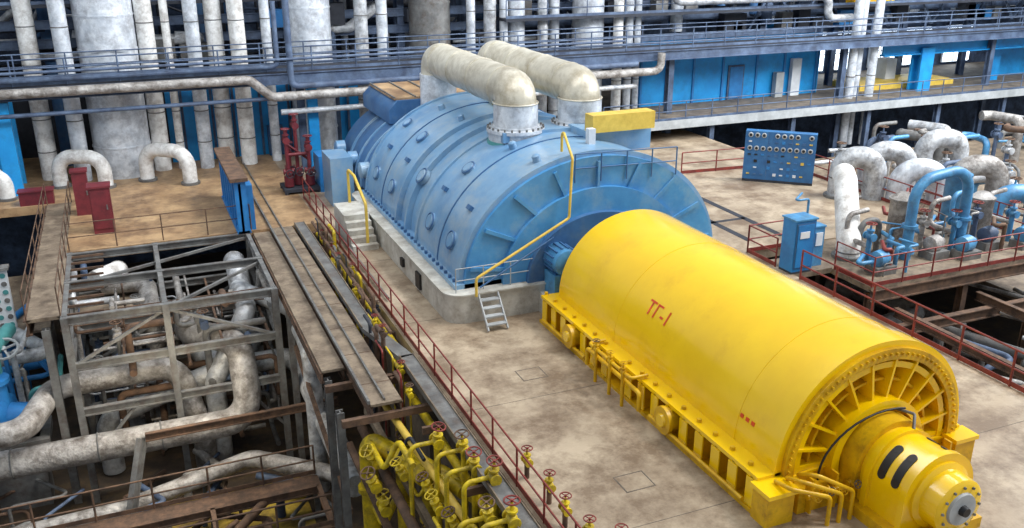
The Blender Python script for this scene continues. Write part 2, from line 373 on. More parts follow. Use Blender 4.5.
def rrect(x0,x1,y0,y1,r,n=8):
    p=[]
    for cx,cy,a0 in ((x1-r,y0+r,-90),(x1-r,y1-r,0),(x0+r,y1-r,90),(x0+r,y0+r,180)):
        for i in range(n+1):
            a=math.radians(a0+90*i/n); p.append((cx+r*math.cos(a),cy+r*math.sin(a)))
    return p
def slab(bb,P,z0,z1,mt):
    n=len(P); bb.add([(x,y,z0) for x,y in P]+[(x,y,z1) for x,y in P],[(i,(i+1)%n,n+(i+1)%n,n+i) for i in range(n)]+[tuple(range(n-1,-1,-1)),tuple(range(n,2*n))],mt)
t2=B('turbine_plinth')
slab(t2,rrect(8.5,19.2,25.3,38.3,.6),0,.95,CON)
slab(t2,rrect(8.42,19.28,25.22,38.38,.65),.95,1.0,CON)
slab(t2,rrect(11.6,17,24.5,25.6,.15),0,.7,CON)
t2.box(8.42,8.5,28.2,28.7,.15,.7,BLK); t2.box(8.40,8.5,30.2,30.5,.3,.6,BLK)
for k in range(4): t2.box(9.45,10.1,25.2-.2*(4-k),25.2-.2*(4-k)+.2,.18+.2*k,.22+.2*k,GPT)
for x in (9.45,10.1): t2.beam((x,24.35,0.05),(x,25.2,.95),.04,.1,GPT)
for k in range(5): t2.box(7.35,8.35,33.3+.32*k,33.62+.32*k,.0,.22*(k+1),CON)
t2.box(7.35,8.4,34.9,36.5,0,1.1,CON)
t2.done()
t.done()
m_=B('turning_gear_motor')
m_.lathe((12.2,24.45,1.85),(0,1,0),[(0,.3),(.05,.42),(.2,.45),(.9,.45),(1.0,.35),(1.1,.35)],CYP,20)
for k in range(14):
    a=2*math.pi*k/14; m_.beam((12.2+.47*math.cos(a),24.65,1.85+.47*math.sin(a)),(12.2+.47*math.cos(a),25.3,1.85+.47*math.sin(a)),.05,.05,BLUD)
m_.box(11.8,12.6,24.55,25.35,.7,1.45,CYP); m_.box(12.9,15.6,24.6,25.35,.7,1.9,BLUD); m_.done()
h=B('yellow_handrail')
h.tube([(9.3,25.0,1.0),(9.3,25.0,1.6),(12.6,25.25,3.1),(12.75,25.4,5.0),(12.85,26.4,5.8),(12.85,26.4,5.0)],.045,CRM,10,.15)
h.tube([(9.5,25.2,1.2),(12.1,25.3,2.5)],.03,BLUD,8)
h.tube([(8.0,33.6,.2),(8.0,33.6,1.8),(8.0,35.3,2.5),(8.0,36.4,2.5),(8.0,36.4,1.1)],.06,CRM,10,.2)
h.done()
h=B('turbine_handrail'); h.rail([(13.0,25.7,4.1),(16.8,25.7,4.0)],.95,BLUD,.9,.022,toe=False)
h.rail([(8.8,25.5,1.0),(11.6,25.5,1.0)],.8,GPT,.9,.018,toe=False); h.done()
for x in (12.75,15.3):
    c=B('crossover_steam_pipe')
    c.tube([(x,30,5.6),(x,30,6.4),(x,38.7,6.4),(x,38.7,5.4)],.74,SILB,28,.86)
    c.cyl((x,30,4.5),(x,30,6.0),.8,SILV,28); c.cyl((x,38.7,3.6),(x,38.7,5.8),.8,SILV,28)
    c.lathe((x,30,4.7),(0,0,1),[(0,.98),(.3,.98),(.3,1.05),(.42,1.05),(.42,.84),(.5,.84)],SILV,28)
    c.lathe((x,30,4.3),(0,0,1),[(0,1.12),(.4,1.0)],TEAL,28)
    for y in (30.9,33.2,35.5,37.8): c.torus((x,y,6.4),(0,1,0),.745,.018,SILB,28)
    c.torus((x,30,6.0),(0,0,1),.8,.03,SILB,28)
    for k in range(24):
        a=2*math.pi*k/24; c.cyl((x+1.0*math.cos(a),30+1.0*math.sin(a),5.1),(x+1.0*math.cos(a),30+1.0*math.sin(a),5.2),.04,STL,6)
    c.done()
s=B('silencer_tank'); s.lathe((14.05,33.0,5.1),(.1,1,0),[(0,.15),(.1,.4),(2.3,.45),(2.5,.2)],CRM,18); s.box(13.9,14.5,33.5,34.9,4.6,4.9,STL); s.done()

# ---------------- left walkways ----------------
d=B('walkway_deck')
d.box(4.9,5.75,21.3,37.6,-.08,0,DECK); d.box(4.15,4.8,24,37.6,-.2,-.12,DECK)
for x in (4.15,4.78): d.ibeam((x,24,-.35),(x,37.6,-.35),.12,.3,RST)
for x in (4.92,5.72): d.ibeam((x,21.3,-.22),(x,37.6,-.22),.12,.28,RST)
d.beam((4.85,21.3,.08),(4.85,50,.08),.07,.1,STL); d.beam((5.3,21.4,.05),(5.3,50,.05),.05,.06,STL)
for y in (21.3,23.4,28,32.5,37.3): d.beam((4.1,y,-.4),(6.9,y,-.4),.15,.2,RST)
for y in (24,30.5,37.3):
    d.ibeam((4.3,y,-7),(4.3,y,-.4),.2,.25,STL)
for k in range(8): d.box(4.9,5.75,22.5+2*k,22.53+2*k,0,.006,RST)
d.done()
d=B('cable_channel')
d.prism([(5.85,-.05),(5.85,.12),(6.25,.12),(6.25,-.05)],26,37.6,STL)
d.beam((6.05,26,.05),(6.55,23.5,.05),.42,.16,STL)
d.box(6.35,6.77,13.5,23.6,-.05,.13,STL)
for x in (5.85,6.25): d.box(x-.015,x+.015,26,37.6,.1,.16,DECK)
for x in (6.35,6.77): d.box(x-.015,x+.015,13.5,23.6,.1,.17,DECK)
for y in range(14,38,3): d.beam((5.9,y,-.3),(7.2,y,-.3),.1,.2,RST)
d.done()
d=B('floor_edge_railing'); d.rail([(7.0,9,0),(7.0,37,0)],1.0,RED,1.5,.024); d.rail([(7.0,37,0),(7.0,41.5,0)],1.0,RED,1.5,.024); d.done()
d=B('floor_edge_pipework')
for k in range(30):
    y=21.5+k*.5; x=random.uniform(6.35,6.85) if y>26 else random.uniform(5.9,6.3); z=random.uniform(-.2,.75); m1=random.choice((RST,YELP,STL,DRK,RED,YELP,RST)); r=random.choice((.03,.05,.07))
    d.tube([(x,y,-3),(x,y,z),(x,y+random.uniform(.3,1.1),z)],r,m1,8,.12)
    if k%3==0: d.valve((x,y,z+.05),.17,m1,random.choice((RED,CRM,RST)))
d.tube([(6.5,25,.25),(6.5,37,.25)],.06,RST,8); d.tube([(6.7,24,-.3),(6.7,37,-.3)],.1,YELP,10); d.tube([(7.25,28,.12),(7.25,36,.12)],.05,STL,8)
d.done()
d=B('crane_girder_walkway')
d.box(-3.9,-2.9,31,45,-.12,0,DECK); 
for x in (-3.9,-2.9): d.ibeam((x,31,-.3),(x,45,-.3),.2,.5,RST); d.rail([(x,31,0),(x,45,0)],1.0,RST,2,.02,toe=False)
for y in (31,38): d.ibeam((-3.4,y,-7),(-3.4,y,-.4),.25,.25,STL)
d.done()
d=B('left_bay_railing'); d.rail([(-2.8,37.7,0),(4.1,37.7,0)],1.1,RST,1.7,.022,toe=False); d.done()

f=B('steel_pipe_rack')
for x in (-2.8,.3,3.9):
    for y in (30.8,34.2,37.4): f.ibeam((x,y,-7),(x,y,0),.22,.26,STL)
for z in (-.15,-1.8,-3.5):
    for y in (30.8,34.2,37.4): f.ibeam((-2.9,y,z),(4.0,y,z),.18,.24,STL)
    for x in (-2.8,.3,3.9): f.ibeam((x,30.8,z),(x,37.4,z),.16,.22,STL)
for a in ((-2.8,30.8,-1.8,.3,30.8,-.2),(.3,30.8,-.2,3.9,30.8,-1.8),(-2.8,30.8,-5.5,-1.0,30.8,-3.5),(3.9,30.8,-5.5,2.4,30.8,-3.5),(3.9,30.8,-1.8,3.9,37.4,-.2),(-2.8,30.8,-1.8,-2.8,37.4,-.2),(.3,37.4,-3.5,3.9,37.4,-1.8),(-2.8,34.2,-3.5,.3,34.2,-1.8),(.3,34.2,-1.8,3.9,34.2,-3.5),(-2.8,34.2,-.2,3.9,37.4,-.2),(.3,30.8,-.2,3.9,34.2,-.2)):
    f.beam(a[:3],a[3:],.1,.1,STL)
for k in range(5): f.beam((-2.8+1.6*k,30.8,-1.75),(-2.8+1.6*k,37.4,-1.75),.08,.12,RST)
for k in range(9): f.beam((-2.8,31.2+k*.75,-.1),(-1.6,31.2+k*.75,-.1),.06,.08,RST)
f.box(-2.7,-.2,34.4,37.2,-1.72,-1.66,DECK)
f.rail([(-2.8,33,-1.7),(3.9,33,-1.7)],.9,RST,1.7,.022,toe=False)
f.done()
def lip(pts,r,mt,bend,rings=()):
    p=B('large_insulated_pipe'); p.tube(pts,r,mt,20,bend)
    for c_,ax in rings: p.torus(c_,ax,r+.01,.03,STL)
    p.done()
lip([(-9,30.2,-4.6),(2.6,30.2,-4.6),(2.6,31.6,-2.2),(1.0,33.2,-2.2),(1.0,36,-2.6)],.48,GRYP,.9,[((x,30.2,-4.6),(1,0,0)) for x in (-5,-2.4,-.4)])
lip([(-9,29.6,-3.2),(-4.4,29.6,-3.2),(-3.6,31.8,-2.9),(.4,32.0,-2.9),(1.0,31.4,-5.5),(1.0,31.4,-7)],.4,GRYP,.8)
lip([(-1.4,35.6,-7),(-1.4,35.6,-2.2),(.6,35.8,-2.2),(1.6,33.6,-3.8),(3.2,33.6,-3.8),(3.2,36,-1.0),(3.2,37,-1.0)],.42,SIL,.7)
lip([(-2.2,32.5,-6.9),(-2.2,32.5,-4.8),(-.3,32.5,-4.2),(2.2,32.2,-3.4),(4.6,32.2,-3.4),(4.9,29.5,-4.2),(4.9,24,-4.2)],.38,SIL,.7)
lip([(-1.8,36.6,-1.2),(-.2,36.4,-1.2),(-.2,34.6,-1.6),(-.2,34.6,-7)],.35,GRYP,.6)
lip([(4.6,28.5,-7),(4.6,28.5,-1.6),(4.6,32,-1.4),(3.0,35,-1.4)],.3,SIL,.6)
lip([(-1.2,38.4,-7),(-1.2,38.4,-1.2),(-1.2,37.0,-.8),(-2.0,36.2,-.8)],.38,WHI,.5)
lip([(1.6,31.6,-7),(1.6,31.6,-3.6),(3.1,32.6,-1.4),(3.1,34.6,-1.4)],.36,SIL,.7)
lip([(-9,28.2,-6.2),(-2,28.6,-6.2),(2.4,29.2,-5.6),(4.9,27,-5.6)],.3,GRYP,.7)
p=B('basement_small_pipework')
for k in range(80):
    x=random.uniform(-2.7,3.8); y=random.uniform(31.2,37.2); z=random.uniform(-6.5,-.6); r=random.choice((.04,.06,.09,.13))
    mt=random.choice((STL,GRYP,SIL,RST,STLB,GRYP))
    dx=random.uniform(1,3); dz=random.uniform(-2,2)
    x2=max(-2.7,min(3.8,x+random.choice((-1,1))*dx)); z2=max(-6.8,min(-.5,z+dz)); y2=max(31.2,min(37.2,y+random.uniform(-3,3)))
    p.tube([(x,y,z),(x2,y,z),(x2,y,z2),(x2,y2,z2)],r,mt,10,.25)
for k in range(18):
    x=random.uniform(-2.4,3.6); y=random.uniform(31.3,36.5); z=random.choice((-3.4,-1.7,-5))
    p.valve((x,y,z+.3),.3,random.choice((STLB,STL,GRYP)),random.choice((RST,STL)))
    p.cyl((x,y,z-.9),(x,y,z+.3),.08,STL,8)
for k in range(34):
    x=random.uniform(-7,4.2); y=random.uniform(23.5,30); z=random.uniform(-6.6,-5.8); r=random.choice((.06,.1,.15)); mt=random.choice((STL,RST,GRYP,RST,STLB))
    p.tube([(x,y,-7),(x,y,z),(x+random.uniform(-2.5,2.5),y,z),(x+random.uniform(-1,1),y+1.5,z)],r,mt,10,.2)
p.done()
q=B('basement_platform')
q.box(-6,4.2,26.6,27.2,-5.6,-5.55,RST)
for y in (24.2,26.6,27.2): q.ibeam((-6,y,-5.7),(4.2,y,-5.7),.15,.25,RST)
for x in (-6,-2.6,.8,4.2): 
    q.ibeam((x,24.2,-5.7),(x,27.2,-5.7),.15,.25,RST); q.beam((x,27.2,-7),(x,27.2,-5.8),.18,.18,STL); q.beam((x,24.2,-7),(x,24.2,-5.8),.18,.18,STL)
q.rail([(-6,27.2,-5.5),(4.2,27.2,-5.5)],1.1,RST,1.6,.03); q.rail([(-6,24.2,-5.5),(4.2,24.2,-5.5)],1.1,RST,1.6,.03)
q.done()
q=B('inclined_steel_beams')
q.ibeam((-1.9,27.8,-7),(-1.0,29,-3.9),.2,.3,STL); q.ibeam((-.9,29,-3.9),(5.5,29,-3.9),.15,.25,RST)
q.ibeam((4.2,22,-7),(4.2,22,-.4),.2,.2,STL); q.beam((4.4,22.5,-4),(4.4,30.5,-2.2),.12,.2,RST)
q.beam((5.3,23.6,-1.4),(6.0,16,-3.2),.18,.22,DECK); q.beam((4.7,23.6,-2.4),(5.2,15,-4.2),.2,.1,RST)
q.done()
yp=B('yellow_pipework')
for x,y,r in ((4.95,22.2,.26),(5.65,21.2,.2),(6.1,20.2,.22)):
    yp.tube([(x,y,-7),(x,y,-1.5),(x+.5,y-1.2,-1.5),(x+.9,y-2.5,-1.5)],r,YELP,16,.5)
    for z in (-5,-3.2): yp.lathe((x,y,z),(0,0,1),[(0,r*1.35),(.14,r*1.35)],YELP,16)
yp.tube([(6.5,24.5,-.9),(6.5,13.5,-.9)],.12,YELP,12); yp.tube([(5.5,22.6,-.6),(6.2,13.5,-1.2)],.1,CRM,12)
yp.tube([(5.2,24,-2.2),(5.2,17,-2.2),(6.6,16,-2.2)],.14,RST,12,.4)
for k in range(16):
    x=random.uniform(4.6,6.8); y=random.uniform(14,22.5); z=random.uniform(-4.5,-1); r=random.choice((.05,.08,.11)); m1=random.choice((YELP,RST,STL,YELP,DRK))
    yp.tube([(x,y,z),(x,y-1.5,z),(x+.4,y-1.5,z+.8),(x+.4,y-2.8,z+.8)],r,m1,10,.25)
for i,y in enumerate((12.8,13.6,14.3,15.0,15.8,16.6,17.4,18.2,19.1)):
    x=6.25+random.uniform(-.45,.3); z=-.05+random.uniform(-.3,.35)
    yp.tube([(x,y,-3),(x,y,z)],.08,YELP,10); yp.valve((x,y,z),.28,YELP,(RED,RST,RED)[i%3],(random.uniform(-.25,.1),random.uniform(-.2,.1),1))
    yp.tube([(x,y,z),(x-.7,y,z),(x-.7,y,-2.5)],.06,YELP,10,.2)
    yp.valve((x-.8,y+.4,-1.1),.26,YELP,(YELP,RST)[i%2],(-.4,0,1))
for k in range(9):
    yp.valve((random.uniform(4.5,6.5),random.uniform(15,23),random.uniform(-4,-1.5)),.32,YELP,random.choice((YELP,RST)),(random.uniform(-1,0),-.3,1))
yp.done()
rv=B('red_valve_stand')
for x,y in ((7.35,14.6),(7.45,13.7),(7.4,15.5),(7.35,16.6),(7.45,12.9),(7.9,13.2)):
    rv.cyl((x,y,0),(x,y,.45),.06,RST,10); rv.valve((x,y,.45),.2,YELP,RED)
rv.done()

# ---------------- left bay items ----------------
for (xa,ya,xb,yb,hh) in ((-3.4,48,-1.4,47.1,1.5),(.5,47.7,2.4,46.2,1.6),(-7.0,47.2,-5.6,46.6,1.2)):
    a=B('white_lagged_pipe_bend'); a.tube([(xa,ya,0),(xa,ya,hh),(xb,yb,hh),(xb,yb,0)],.34,WHI,18,.8)
    for X,Y in((xa,ya),(xb,yb)): a.lathe((X,Y,0),(0,0,1),[(0,.45),(.12,.45)],STL,16)
    a.done()
c=B('maroon_cabinet'); c.box(-1.9,-1.1,39.6,40.3,0,1.9,MAR); c.box(-1.85,-1.15,39.57,39.6,.2,1.8,MAR); c.box(-1.95,-1.05,39.55,40.35,1.9,1.98,MAR); c.box(-1.3,-1.25,39.54,39.57,1,1.2,STL); c.done()
c=B('maroon_cabinet'); c.box(-2.6,-2.0,42.6,43.2,0,1.9,MAR); c.box(-2.65,-1.95,42.55,43.25,1.9,1.98,MAR); c.box(-2.1,-2.05,42.54,42.57,.9,1.1,STL);c.done()
c=B('maroon_bin'); c.box(-5,-3.6,45.1,45.7,0,.6,MAR); c.box(-5.05,-3.55,45.05,45.75,.6,.66,MAR); c.done()
c=B('blue_louvre_partition')
for k in range(7):
    y=37.3+k*.95; c.box(3.55,4.0,y,y+.1,0,2.2,CAB)
c.box(3.7,3.8,37.3,43.1,.1,2.1,CAB); c.box(3.4,4.1,37.2,43.2,2.2,2.35,RST); c.box(3.5,4.05,37.3,43.1,0,.1,CAB)
c.box(3.85,4.3,37.7,38.5,0,1.9,CAB); c.done()
c=B('red_valve_manifold')
c.box(6.3,8.0,42.3,43.8,.1,.25,DRK); 
for x in (6.4,7.9):
    for y in (42.4,43.7): c.cyl((x,y,0),(x,y,.1),.1,DRK,8)
for x,y,hh in ((6.6,42.8,3.0),(7.1,43.1,3.6),(7.6,42.8,2.6),(6.8,43.5,2.2)):
    c.cyl((x,y,.25),(x,y,hh),.09,MAR,10); c.valve((x,y,hh-.5),.32,MAR,MAR); c.valve((x,y,1.0),.3,MAR,DRK,(0,-1,0))
    c.lathe((x,y,.3),(0,0,1),[(0,.22),(.5,.22),(.5,.12)],MAR,12)
c.tube([(6.6,42.8,1.8),(7.6,42.8,1.8),(7.6,43.5,1.8)],.08,MAR,10,.1); c.tube([(6.5,43,2.4),(7.7,43,1.4)],.06,MAR,8)
c.done()
c=B('gauge_panel')
c.box(-9.5,-5.0,37.0,37.3,-2.6,-.2,WPT)
for i in range(14):
    for j in range(7): c.cyl((-9.3+i*.32,36.98,-2.4+j*.33),(-9.3+i*.32,37.0,-2.4+j*.33),.1,(STL,TEAL)[(i+j)%2],10)
c.box(-9.6,-4.9,36.9,37.4,-.2,-.1,STL)
for x in (-9.5,-5.1): c.box(x,x+.1,37,37.3,-7,-2.6,STL)
c.done()
c=B('blue_pump')
c.lathe((-5.6,31.8,-3.6),(1,-.3,0),[(0,.4),(.1,.75),(.6,.8),(.7,.5),(1.6,.45),(1.7,.25)],CAB,20)
c.lathe((-5.3,31.7,-3.2),(0,0,1),[(0,.4),(.9,.35),(.9,.5),(1.05,.5)],CAB,16); c.box(-6.2,-3.9,30.9,32.6,-4.6,-4.3,STL); c.box(-5.8,-4.2,31.2,32.3,-7,-4.3,STL)
c.tube([(-5.3,31.7,-2.2),(-5.3,31.7,-1.4),(-7.5,32.5,-1.4)],.25,CAB,14,.4)
c.wheel((-5.0,33.0,-1.7),(0,-.5,1),.45,GPT); c.cyl((-5.0,33,-3.6),(-5.0,33,-1.7),.08,CAB,8)
c.done()
c=B('left_basement_pipework')
for k in range(36):
    x=random.uniform(-12,-4.2); y=random.uniform(32,46); z=random.uniform(-6,-.8); r=random.choice((.06,.1,.16,.25)); mt=random.choice((STL,CAB,GRYP,SIL,RST,TEAL))
    c.tube([(x,y,-7),(x,y,z),(x+random.uniform(-3,2),y,z),(x+random.uniform(-1,1),y+2.5,z)],r,mt,10,.3)
for y in (36,41,45): c.ibeam((-14,y,-3.4),(-4,y,-3.4),.2,.3,RST); c.ibeam((-8,y,-7),(-8,y,-.4),.2,.2,STL)
c.box(-14,-4,38,45,-3.3,-3.2,DECK)
c.done()

# ---------------- back gallery ----------------
u=B('upper_gallery')
u.box(-20,75,46.2,48.2,5.0,5.15,DRK)
for y in (46.2,48.2): u.ibeam((-20,y,4.8),(75,y,4.8),.25,.5,STLB)
u.rail([(-20,46.2,5.15),(75,46.2,5.15)],1.15,STLB,2.2,.035,n=3)
u.rail([(-20,48.2,5.15),(75,48.2,5.15)],1.15,STLB,2.2,.03,n=2)
for x in (-5.2,8.2,20,30,43,56,68):
    u.ibeam((x,47.2,0 if x<31 else -7),(x,47.2,4.7),.35,.35,STLB)
u.box(-20,75,49.8,51,8.2,8.35,DRK); u.rail([(-20,49.8,8.35),(75,49.8,8.35)],1.1,STLB,2.5,.03)
u.box(20,75,48.4,50,6.8,6.95,DRK); u.rail([(20,48.4,6.95),(75,48.4,6.95)],1.0,STLB,2.5,.03)
for k in range(9): u.beam((38+4*k,50.9,5.2),(40+4*k,50.9,8.2),.15,.15,STLB); u.beam((40+4*k,50.9,8.2),(42+4*k,50.9,5.2),.15,.15,STLB)
u.done()
u=B('gallery_pipe_run')
u.tube([(-20,45.8,4.9),(5.6,45.8,4.9),(6.6,45.8,4.0),(28.5,45.8,4.0),(28.5,45.8,5.0)],.22,GRYP,14,.5)
u.tube([(-20,45.9,5.45),(7,45.9,5.45),(7,45.9,8.5)],.12,STLB,10,.3)
u.tube([(7.6,45.9,9),(7.6,45.9,4.45),(27,45.9,4.45)],.16,STLB,10,.3)
u.tube([(7,46.0,3.2),(27,46.0,3.2)],.14,SIL,10)
u.tube([(-20,46.0,3.9),(7,46.0,3.9)],.1,STLB,8)
u.tube([(-20,45.7,5.8),(26,45.7,5.8)],.07,STLB,8)
u.tube([(30.5,48.0,12),(30.5,48.0,7.6),(42,48.0,7.6),(42,48.0,6.2),(44,48,6.2)],.26,SIL,14,.6)
u.done()
for x,y,r,mt in ((-.45,49.7,1.35,SILV),(9.4,50,1.15,SILV),(16.2,50.4,1.15,STL),(26.0,50.2,.95,SILV)):
    v=B('boiler_feed_vessel')
    pr=[(0,r)]
    for z in (1.5,3.2,4.6,6.2,7.8,9.4): pr+=[(z,r),(z,r*1.03),(z+.08,r*1.03),(z+.08,r)]
    v.lathe((x,y,0),(0,0,1),pr+[(11.5,r),(12,r*.7)],mt,28)
    v.done()
w=B('vertical_insulated_pipes')
for x,r,mt in ((-3.9,.42,WHI),(-2.4,.38,SILV),(1.35,.42,WHI),(2.3,.2,WHI),(3.5,.35,SILV),(4.6,.42,WHI),(5.65,.4,WHI),(7.1,.25,SILV),(-5.6,.3,SILV),(-6.6,.4,WHI),(12,.35,SIL),(13.2,.3,SILV),(19.4,.35,SIL),(20.3,.25,SILV),(21.2,.5,SILV),(22.6,.3,SIL),(23.6,.3,SILV),(27.6,.3,WHI),(28.4,.25,SILV),(18.2,.25,SILV),(29.0,.2,SILV)):
    y=49.2+random.uniform(-.3,.8)
    w.tube([(x,y,0),(x,y,12)],r,mt,14)
    for z in (1.4,3.0,5.6,7.4): w.torus((x,y,z),(0,0,1),r,.03,STL,14)
w.done()
w=B('boiler_house_pipework')
for k in range(300):
    x=random.uniform(-12,74); y=random.uniform(50.8,55.5); r=random.choice((.08,.12,.18,.28,.4))
    z0=random.uniform(5,7) if (29<x<70 or random.random()<.4) else 0; mt=random.choice((SIL,STLB,STLB,DRK,SILV,SIL,STLB,BLUD,DRK))
    if random.random()<.5: w.tube([(x,y,z0),(x,y,14)],r,mt,10)
    else:
        z=random.uniform(5.4,10); w.tube([(x,y,z),(x+random.uniform(2,7),y,z),(x+random.uniform(2,7),y,z+random.uniform(-.5,3))],r*.7,mt,10,.4)
for k in range(14):
    x=-10+6.2*k
    w.ibeam((x,51.5,0),(x,51.5,14),.4,.4,STLB)
for z in (6.4,7.3,9.5): w.ibeam((-20,51.2,z),(75,51.2,z),.25,.4,STLB)
for k in range(54):
    x=random.uniform(-10,70); z=random.choice((5.3,6.8,8.6)); w.box(x,x+random.uniform(.6,1.8),50.5,51.3,z,z+random.uniform(.6,1.4),random.choice((DRK,STLB,STL,DRK,CAB)))
w.box(44.6,48,48.6,49.4,6.95,7.7,YELD)
w.done()
c=B('blue_cladding_panels')
c.box(1.9,8.3,51.0,51.2,0,4.6,CYAN); c.box(10.6,15.2,51.0,51.2,0,4.6,CYAN); c.box(-9,-5.0,49.4,49.6,0,4.2,CYAN)
for x in (2.6,4.1,5.2,6.6,8.1,11.4,13,14.6): c.box(x,x+.12,50.9,51.0,0,4.6,STLB)
c.box(6.9,7.7,50.6,51,0,1.6,BLUD)
c.box(-5.6,-4.9,46.6,47.0,0,4.4,CYAN); c.box(8.4,8.9,46.4,46.8,0,4.4,CYAN)
c.done()
c=B('boiler_bay_backing'); c.box(-20,29,55.0,55.2,0,5,DRK); c.done()
G=B('right_gallery')
G.box(24.5,75,45,55.9,.85,1.2,SLAB); G.box(24.5,75,44.95,45,.75,1.25,GPT)
G.rail([(24.5,45.1,1.2),(75,45.1,1.2)],1.1,STLB,1.8,.03)
for x in range(26,75,6): G.ibeam((x,45.5,-7 if x>31 else 0),(x,45.5,.85),.3,.3,STLB)
G.done()
c=B('blue_cabin_wall')  # blue wall panelling with a door at the back of the gallery
c.box(29.3,43,49.5,49.8,1.2,5.2,CYAN); c.box(29.2,43.1,49.4,50,5.2,5.45,STLB)
for x in (29.4,31.2,33.2,35.4,38.0,40.2,42.8): c.box(x-.07,x+.07,49.42,49.5,1.2,5.2,CAB)
c.box(35.8,37.0,49.4,49.5,1.2,3.4,STLB); c.box(35.9,36.9,49.36,49.4,1.3,3.3,CAB)
c.box(39.3,39.9,49.0,49.4,1.2,2.8,GPT); c.box(40.6,41.3,49.1,49.4,1.2,3.6,WPT)
c.box(42.8,43.1,49.5,55.8,1.2,5.2,CYAN)
c.done()
c=B('blue_steel_portal')
c.ibeam((50.2,47.6,1.2),(50.2,47.6,4.1),1.1,.8,CYAN,.15); c.ibeam((46.5,47.5,4.1),(66,47.5,4.1),.5,.8,CYAN,.1)
c.ibeam((58.5,49,1.2),(58.5,49,4.1),.7,.6,CYAN,.1); c.box(60,68,50,50.2,1.2,4,CYAN); c.done()
for x in (46.2,49.4,53.4,56.6,61):
    c=B('window_1')
    c.box(x,x+2.6,55.6,55.8,1.5,4.2,GLW); c.box(x-.1,x+2.7,55.75,55.9,1.4,4.3,WPT)
    for k in (1,2): c.box(x+.87*k-.03,x+.87*k+.03,55.55,55.6,1.5,4.2,STL)
    c.box(x,x+2.6,55.55,55.6,2.65,2.71,STL)
    c.done()
c=B('yellow_floor_container'); c.box(46,54.5,48.6,51.6,1.2,1.55,CRM); c.box(46.2,54.3,48.8,51.4,1.55,1.6,CRM); c.box(49.5,50.4,50,51,1.6,3.0,WPT); c.done()
c=B('insulated_riser_pipes')
for x,y in ((43.6,47),(44.4,47.4),(45.3,47)): c.tube([(x,y,-2),(x,y,12)],.28,SILV,14); c.torus((x,y,2.6),(0,0,1),.28,.04,STL,14)
c.done()

# ---------------- right side ----------------
c=B('control_board')
a0=Vector((27.6,36.3,0)); a1=Vector((30.1,34.1,0)); dd=(a1-a0).normalized(); nn=Vector((-dd.y,dd.x,0)); 
if nn.dot(Vector((-1,-1,0)))<0: nn=-nn
M=Matrix((dd,-nn,Vector((0,0,1)))).transposed(); mid=(a0+a1)/2; W=(a1-a0).length
c.obox(mid+Vector((0,0,1.3))-nn*.25,(W,.5,2.4),M,CABD); c.obox(mid+Vector((0,0,.06))-nn*.25,(W,.55,.12),M,DRK)
for i in range(10):
    for j in range(7):
        if random.random()<.25 : continue
        q=mid+dd*(-W/2+.25+i*(W-.5)/9)+Vector((0,0,.4+.32*j))
        if j in(4,6): c.lathe(q,nn,[(0,.12),(.04,.12),(.05,.11)],GPT,14); c.cyl(q+nn*.05,q+nn*.06,.07,BLK,12)
        else: c.obox(q+nn*.02,(.15,.04,random.choice((.06,.13))),M,random.choice((WPT,BLK,BLUD,CRM,CAB)))
for i in (1,2): c.obox(mid+dd*(-W/2+W*i/3)+Vector((0,0,1.3))+nn*.005,(.03,.02,2.4),M,BLUD)
c.done()
c=B('electrical_cabinet')
c.box(21.4,22.3,24.8,25.5,.08,2.0,CAB); c.box(21.35,22.35,24.75,25.55,2.0,2.06,CYP); c.box(21.45,22.25,24.77,24.8,.2,1.9,BLUD); c.box(21.5,22.2,24.75,24.78,.25,1.85,CAB); c.box(21.6,22.0,24.73,24.76,1.35,1.6,WPT); c.box(21.4,22.3,24.8,25.5,0,.08,DRK); c.done()
c=B('electrical_cabinet'); c.box(22.6,23.1,25.2,25.6,0,1.5,CYP); c.box(22.58,23.12,25.16,25.64,1.5,1.56,CYP); c.box(22.7,23.0,25.16,25.2,.8,1.3,WPT); c.done()
c=B('right_edge_railing'); c.rail([(21.4,5,0),(21.4,24.3,0)],1.1,RED,1.7,.032); c.rail([(21.4,27.4,0),(23.2,27.4,0)],1.1,RED,1.7,.03); c.rail([(21.4,25.7,0),(21.4,27.4,0)],1.1,RED,1.7,.03)
c.rail([(31.4,27.6,0),(31.4,38,0),(25.5,38.5,0)],1.1,RED,1.7,.03); c.done()
c=B('pump_platform')
c.box(23.3,33,22.8,31,-.25,-.05,DECK); 
for y in (22.8,27,31): c.ibeam((23.3,y,-.4),(33,y,-.4),.2,.4,RST)
for x in (23.5,28,32.8):
    for y in (23,30.8): c.ibeam((x,y,-7),(x,y,-.4),.25,.25,RST)
c.box(21.5,23.3,24.8,26.4,-.2,0,DECK)
c.rail([(23.3,24.7,-.05),(23.3,22.8,-.05),(33,22.8,-.05)],1.1,RED,1.4,.026); c.rail([(33,22.8,-.05),(33,31,-.05)],1.1,RED,1.6,.026)
c.done()
c=B('blue_u_pipe'); c.tube([(26.6,24.6,-.05),(26.6,24.6,3.0),(29.3,24.6,3.3),(29.3,24.6,-.05)],.2,CYP,18,.9)
for x in (26.6,29.3):
    for z in (.2,1.2): c.lathe((x,24.6,z),(0,0,1),[(0,.3),(.12,.3)],CYP,16)
c.done()
c=B('blue_pump_set')
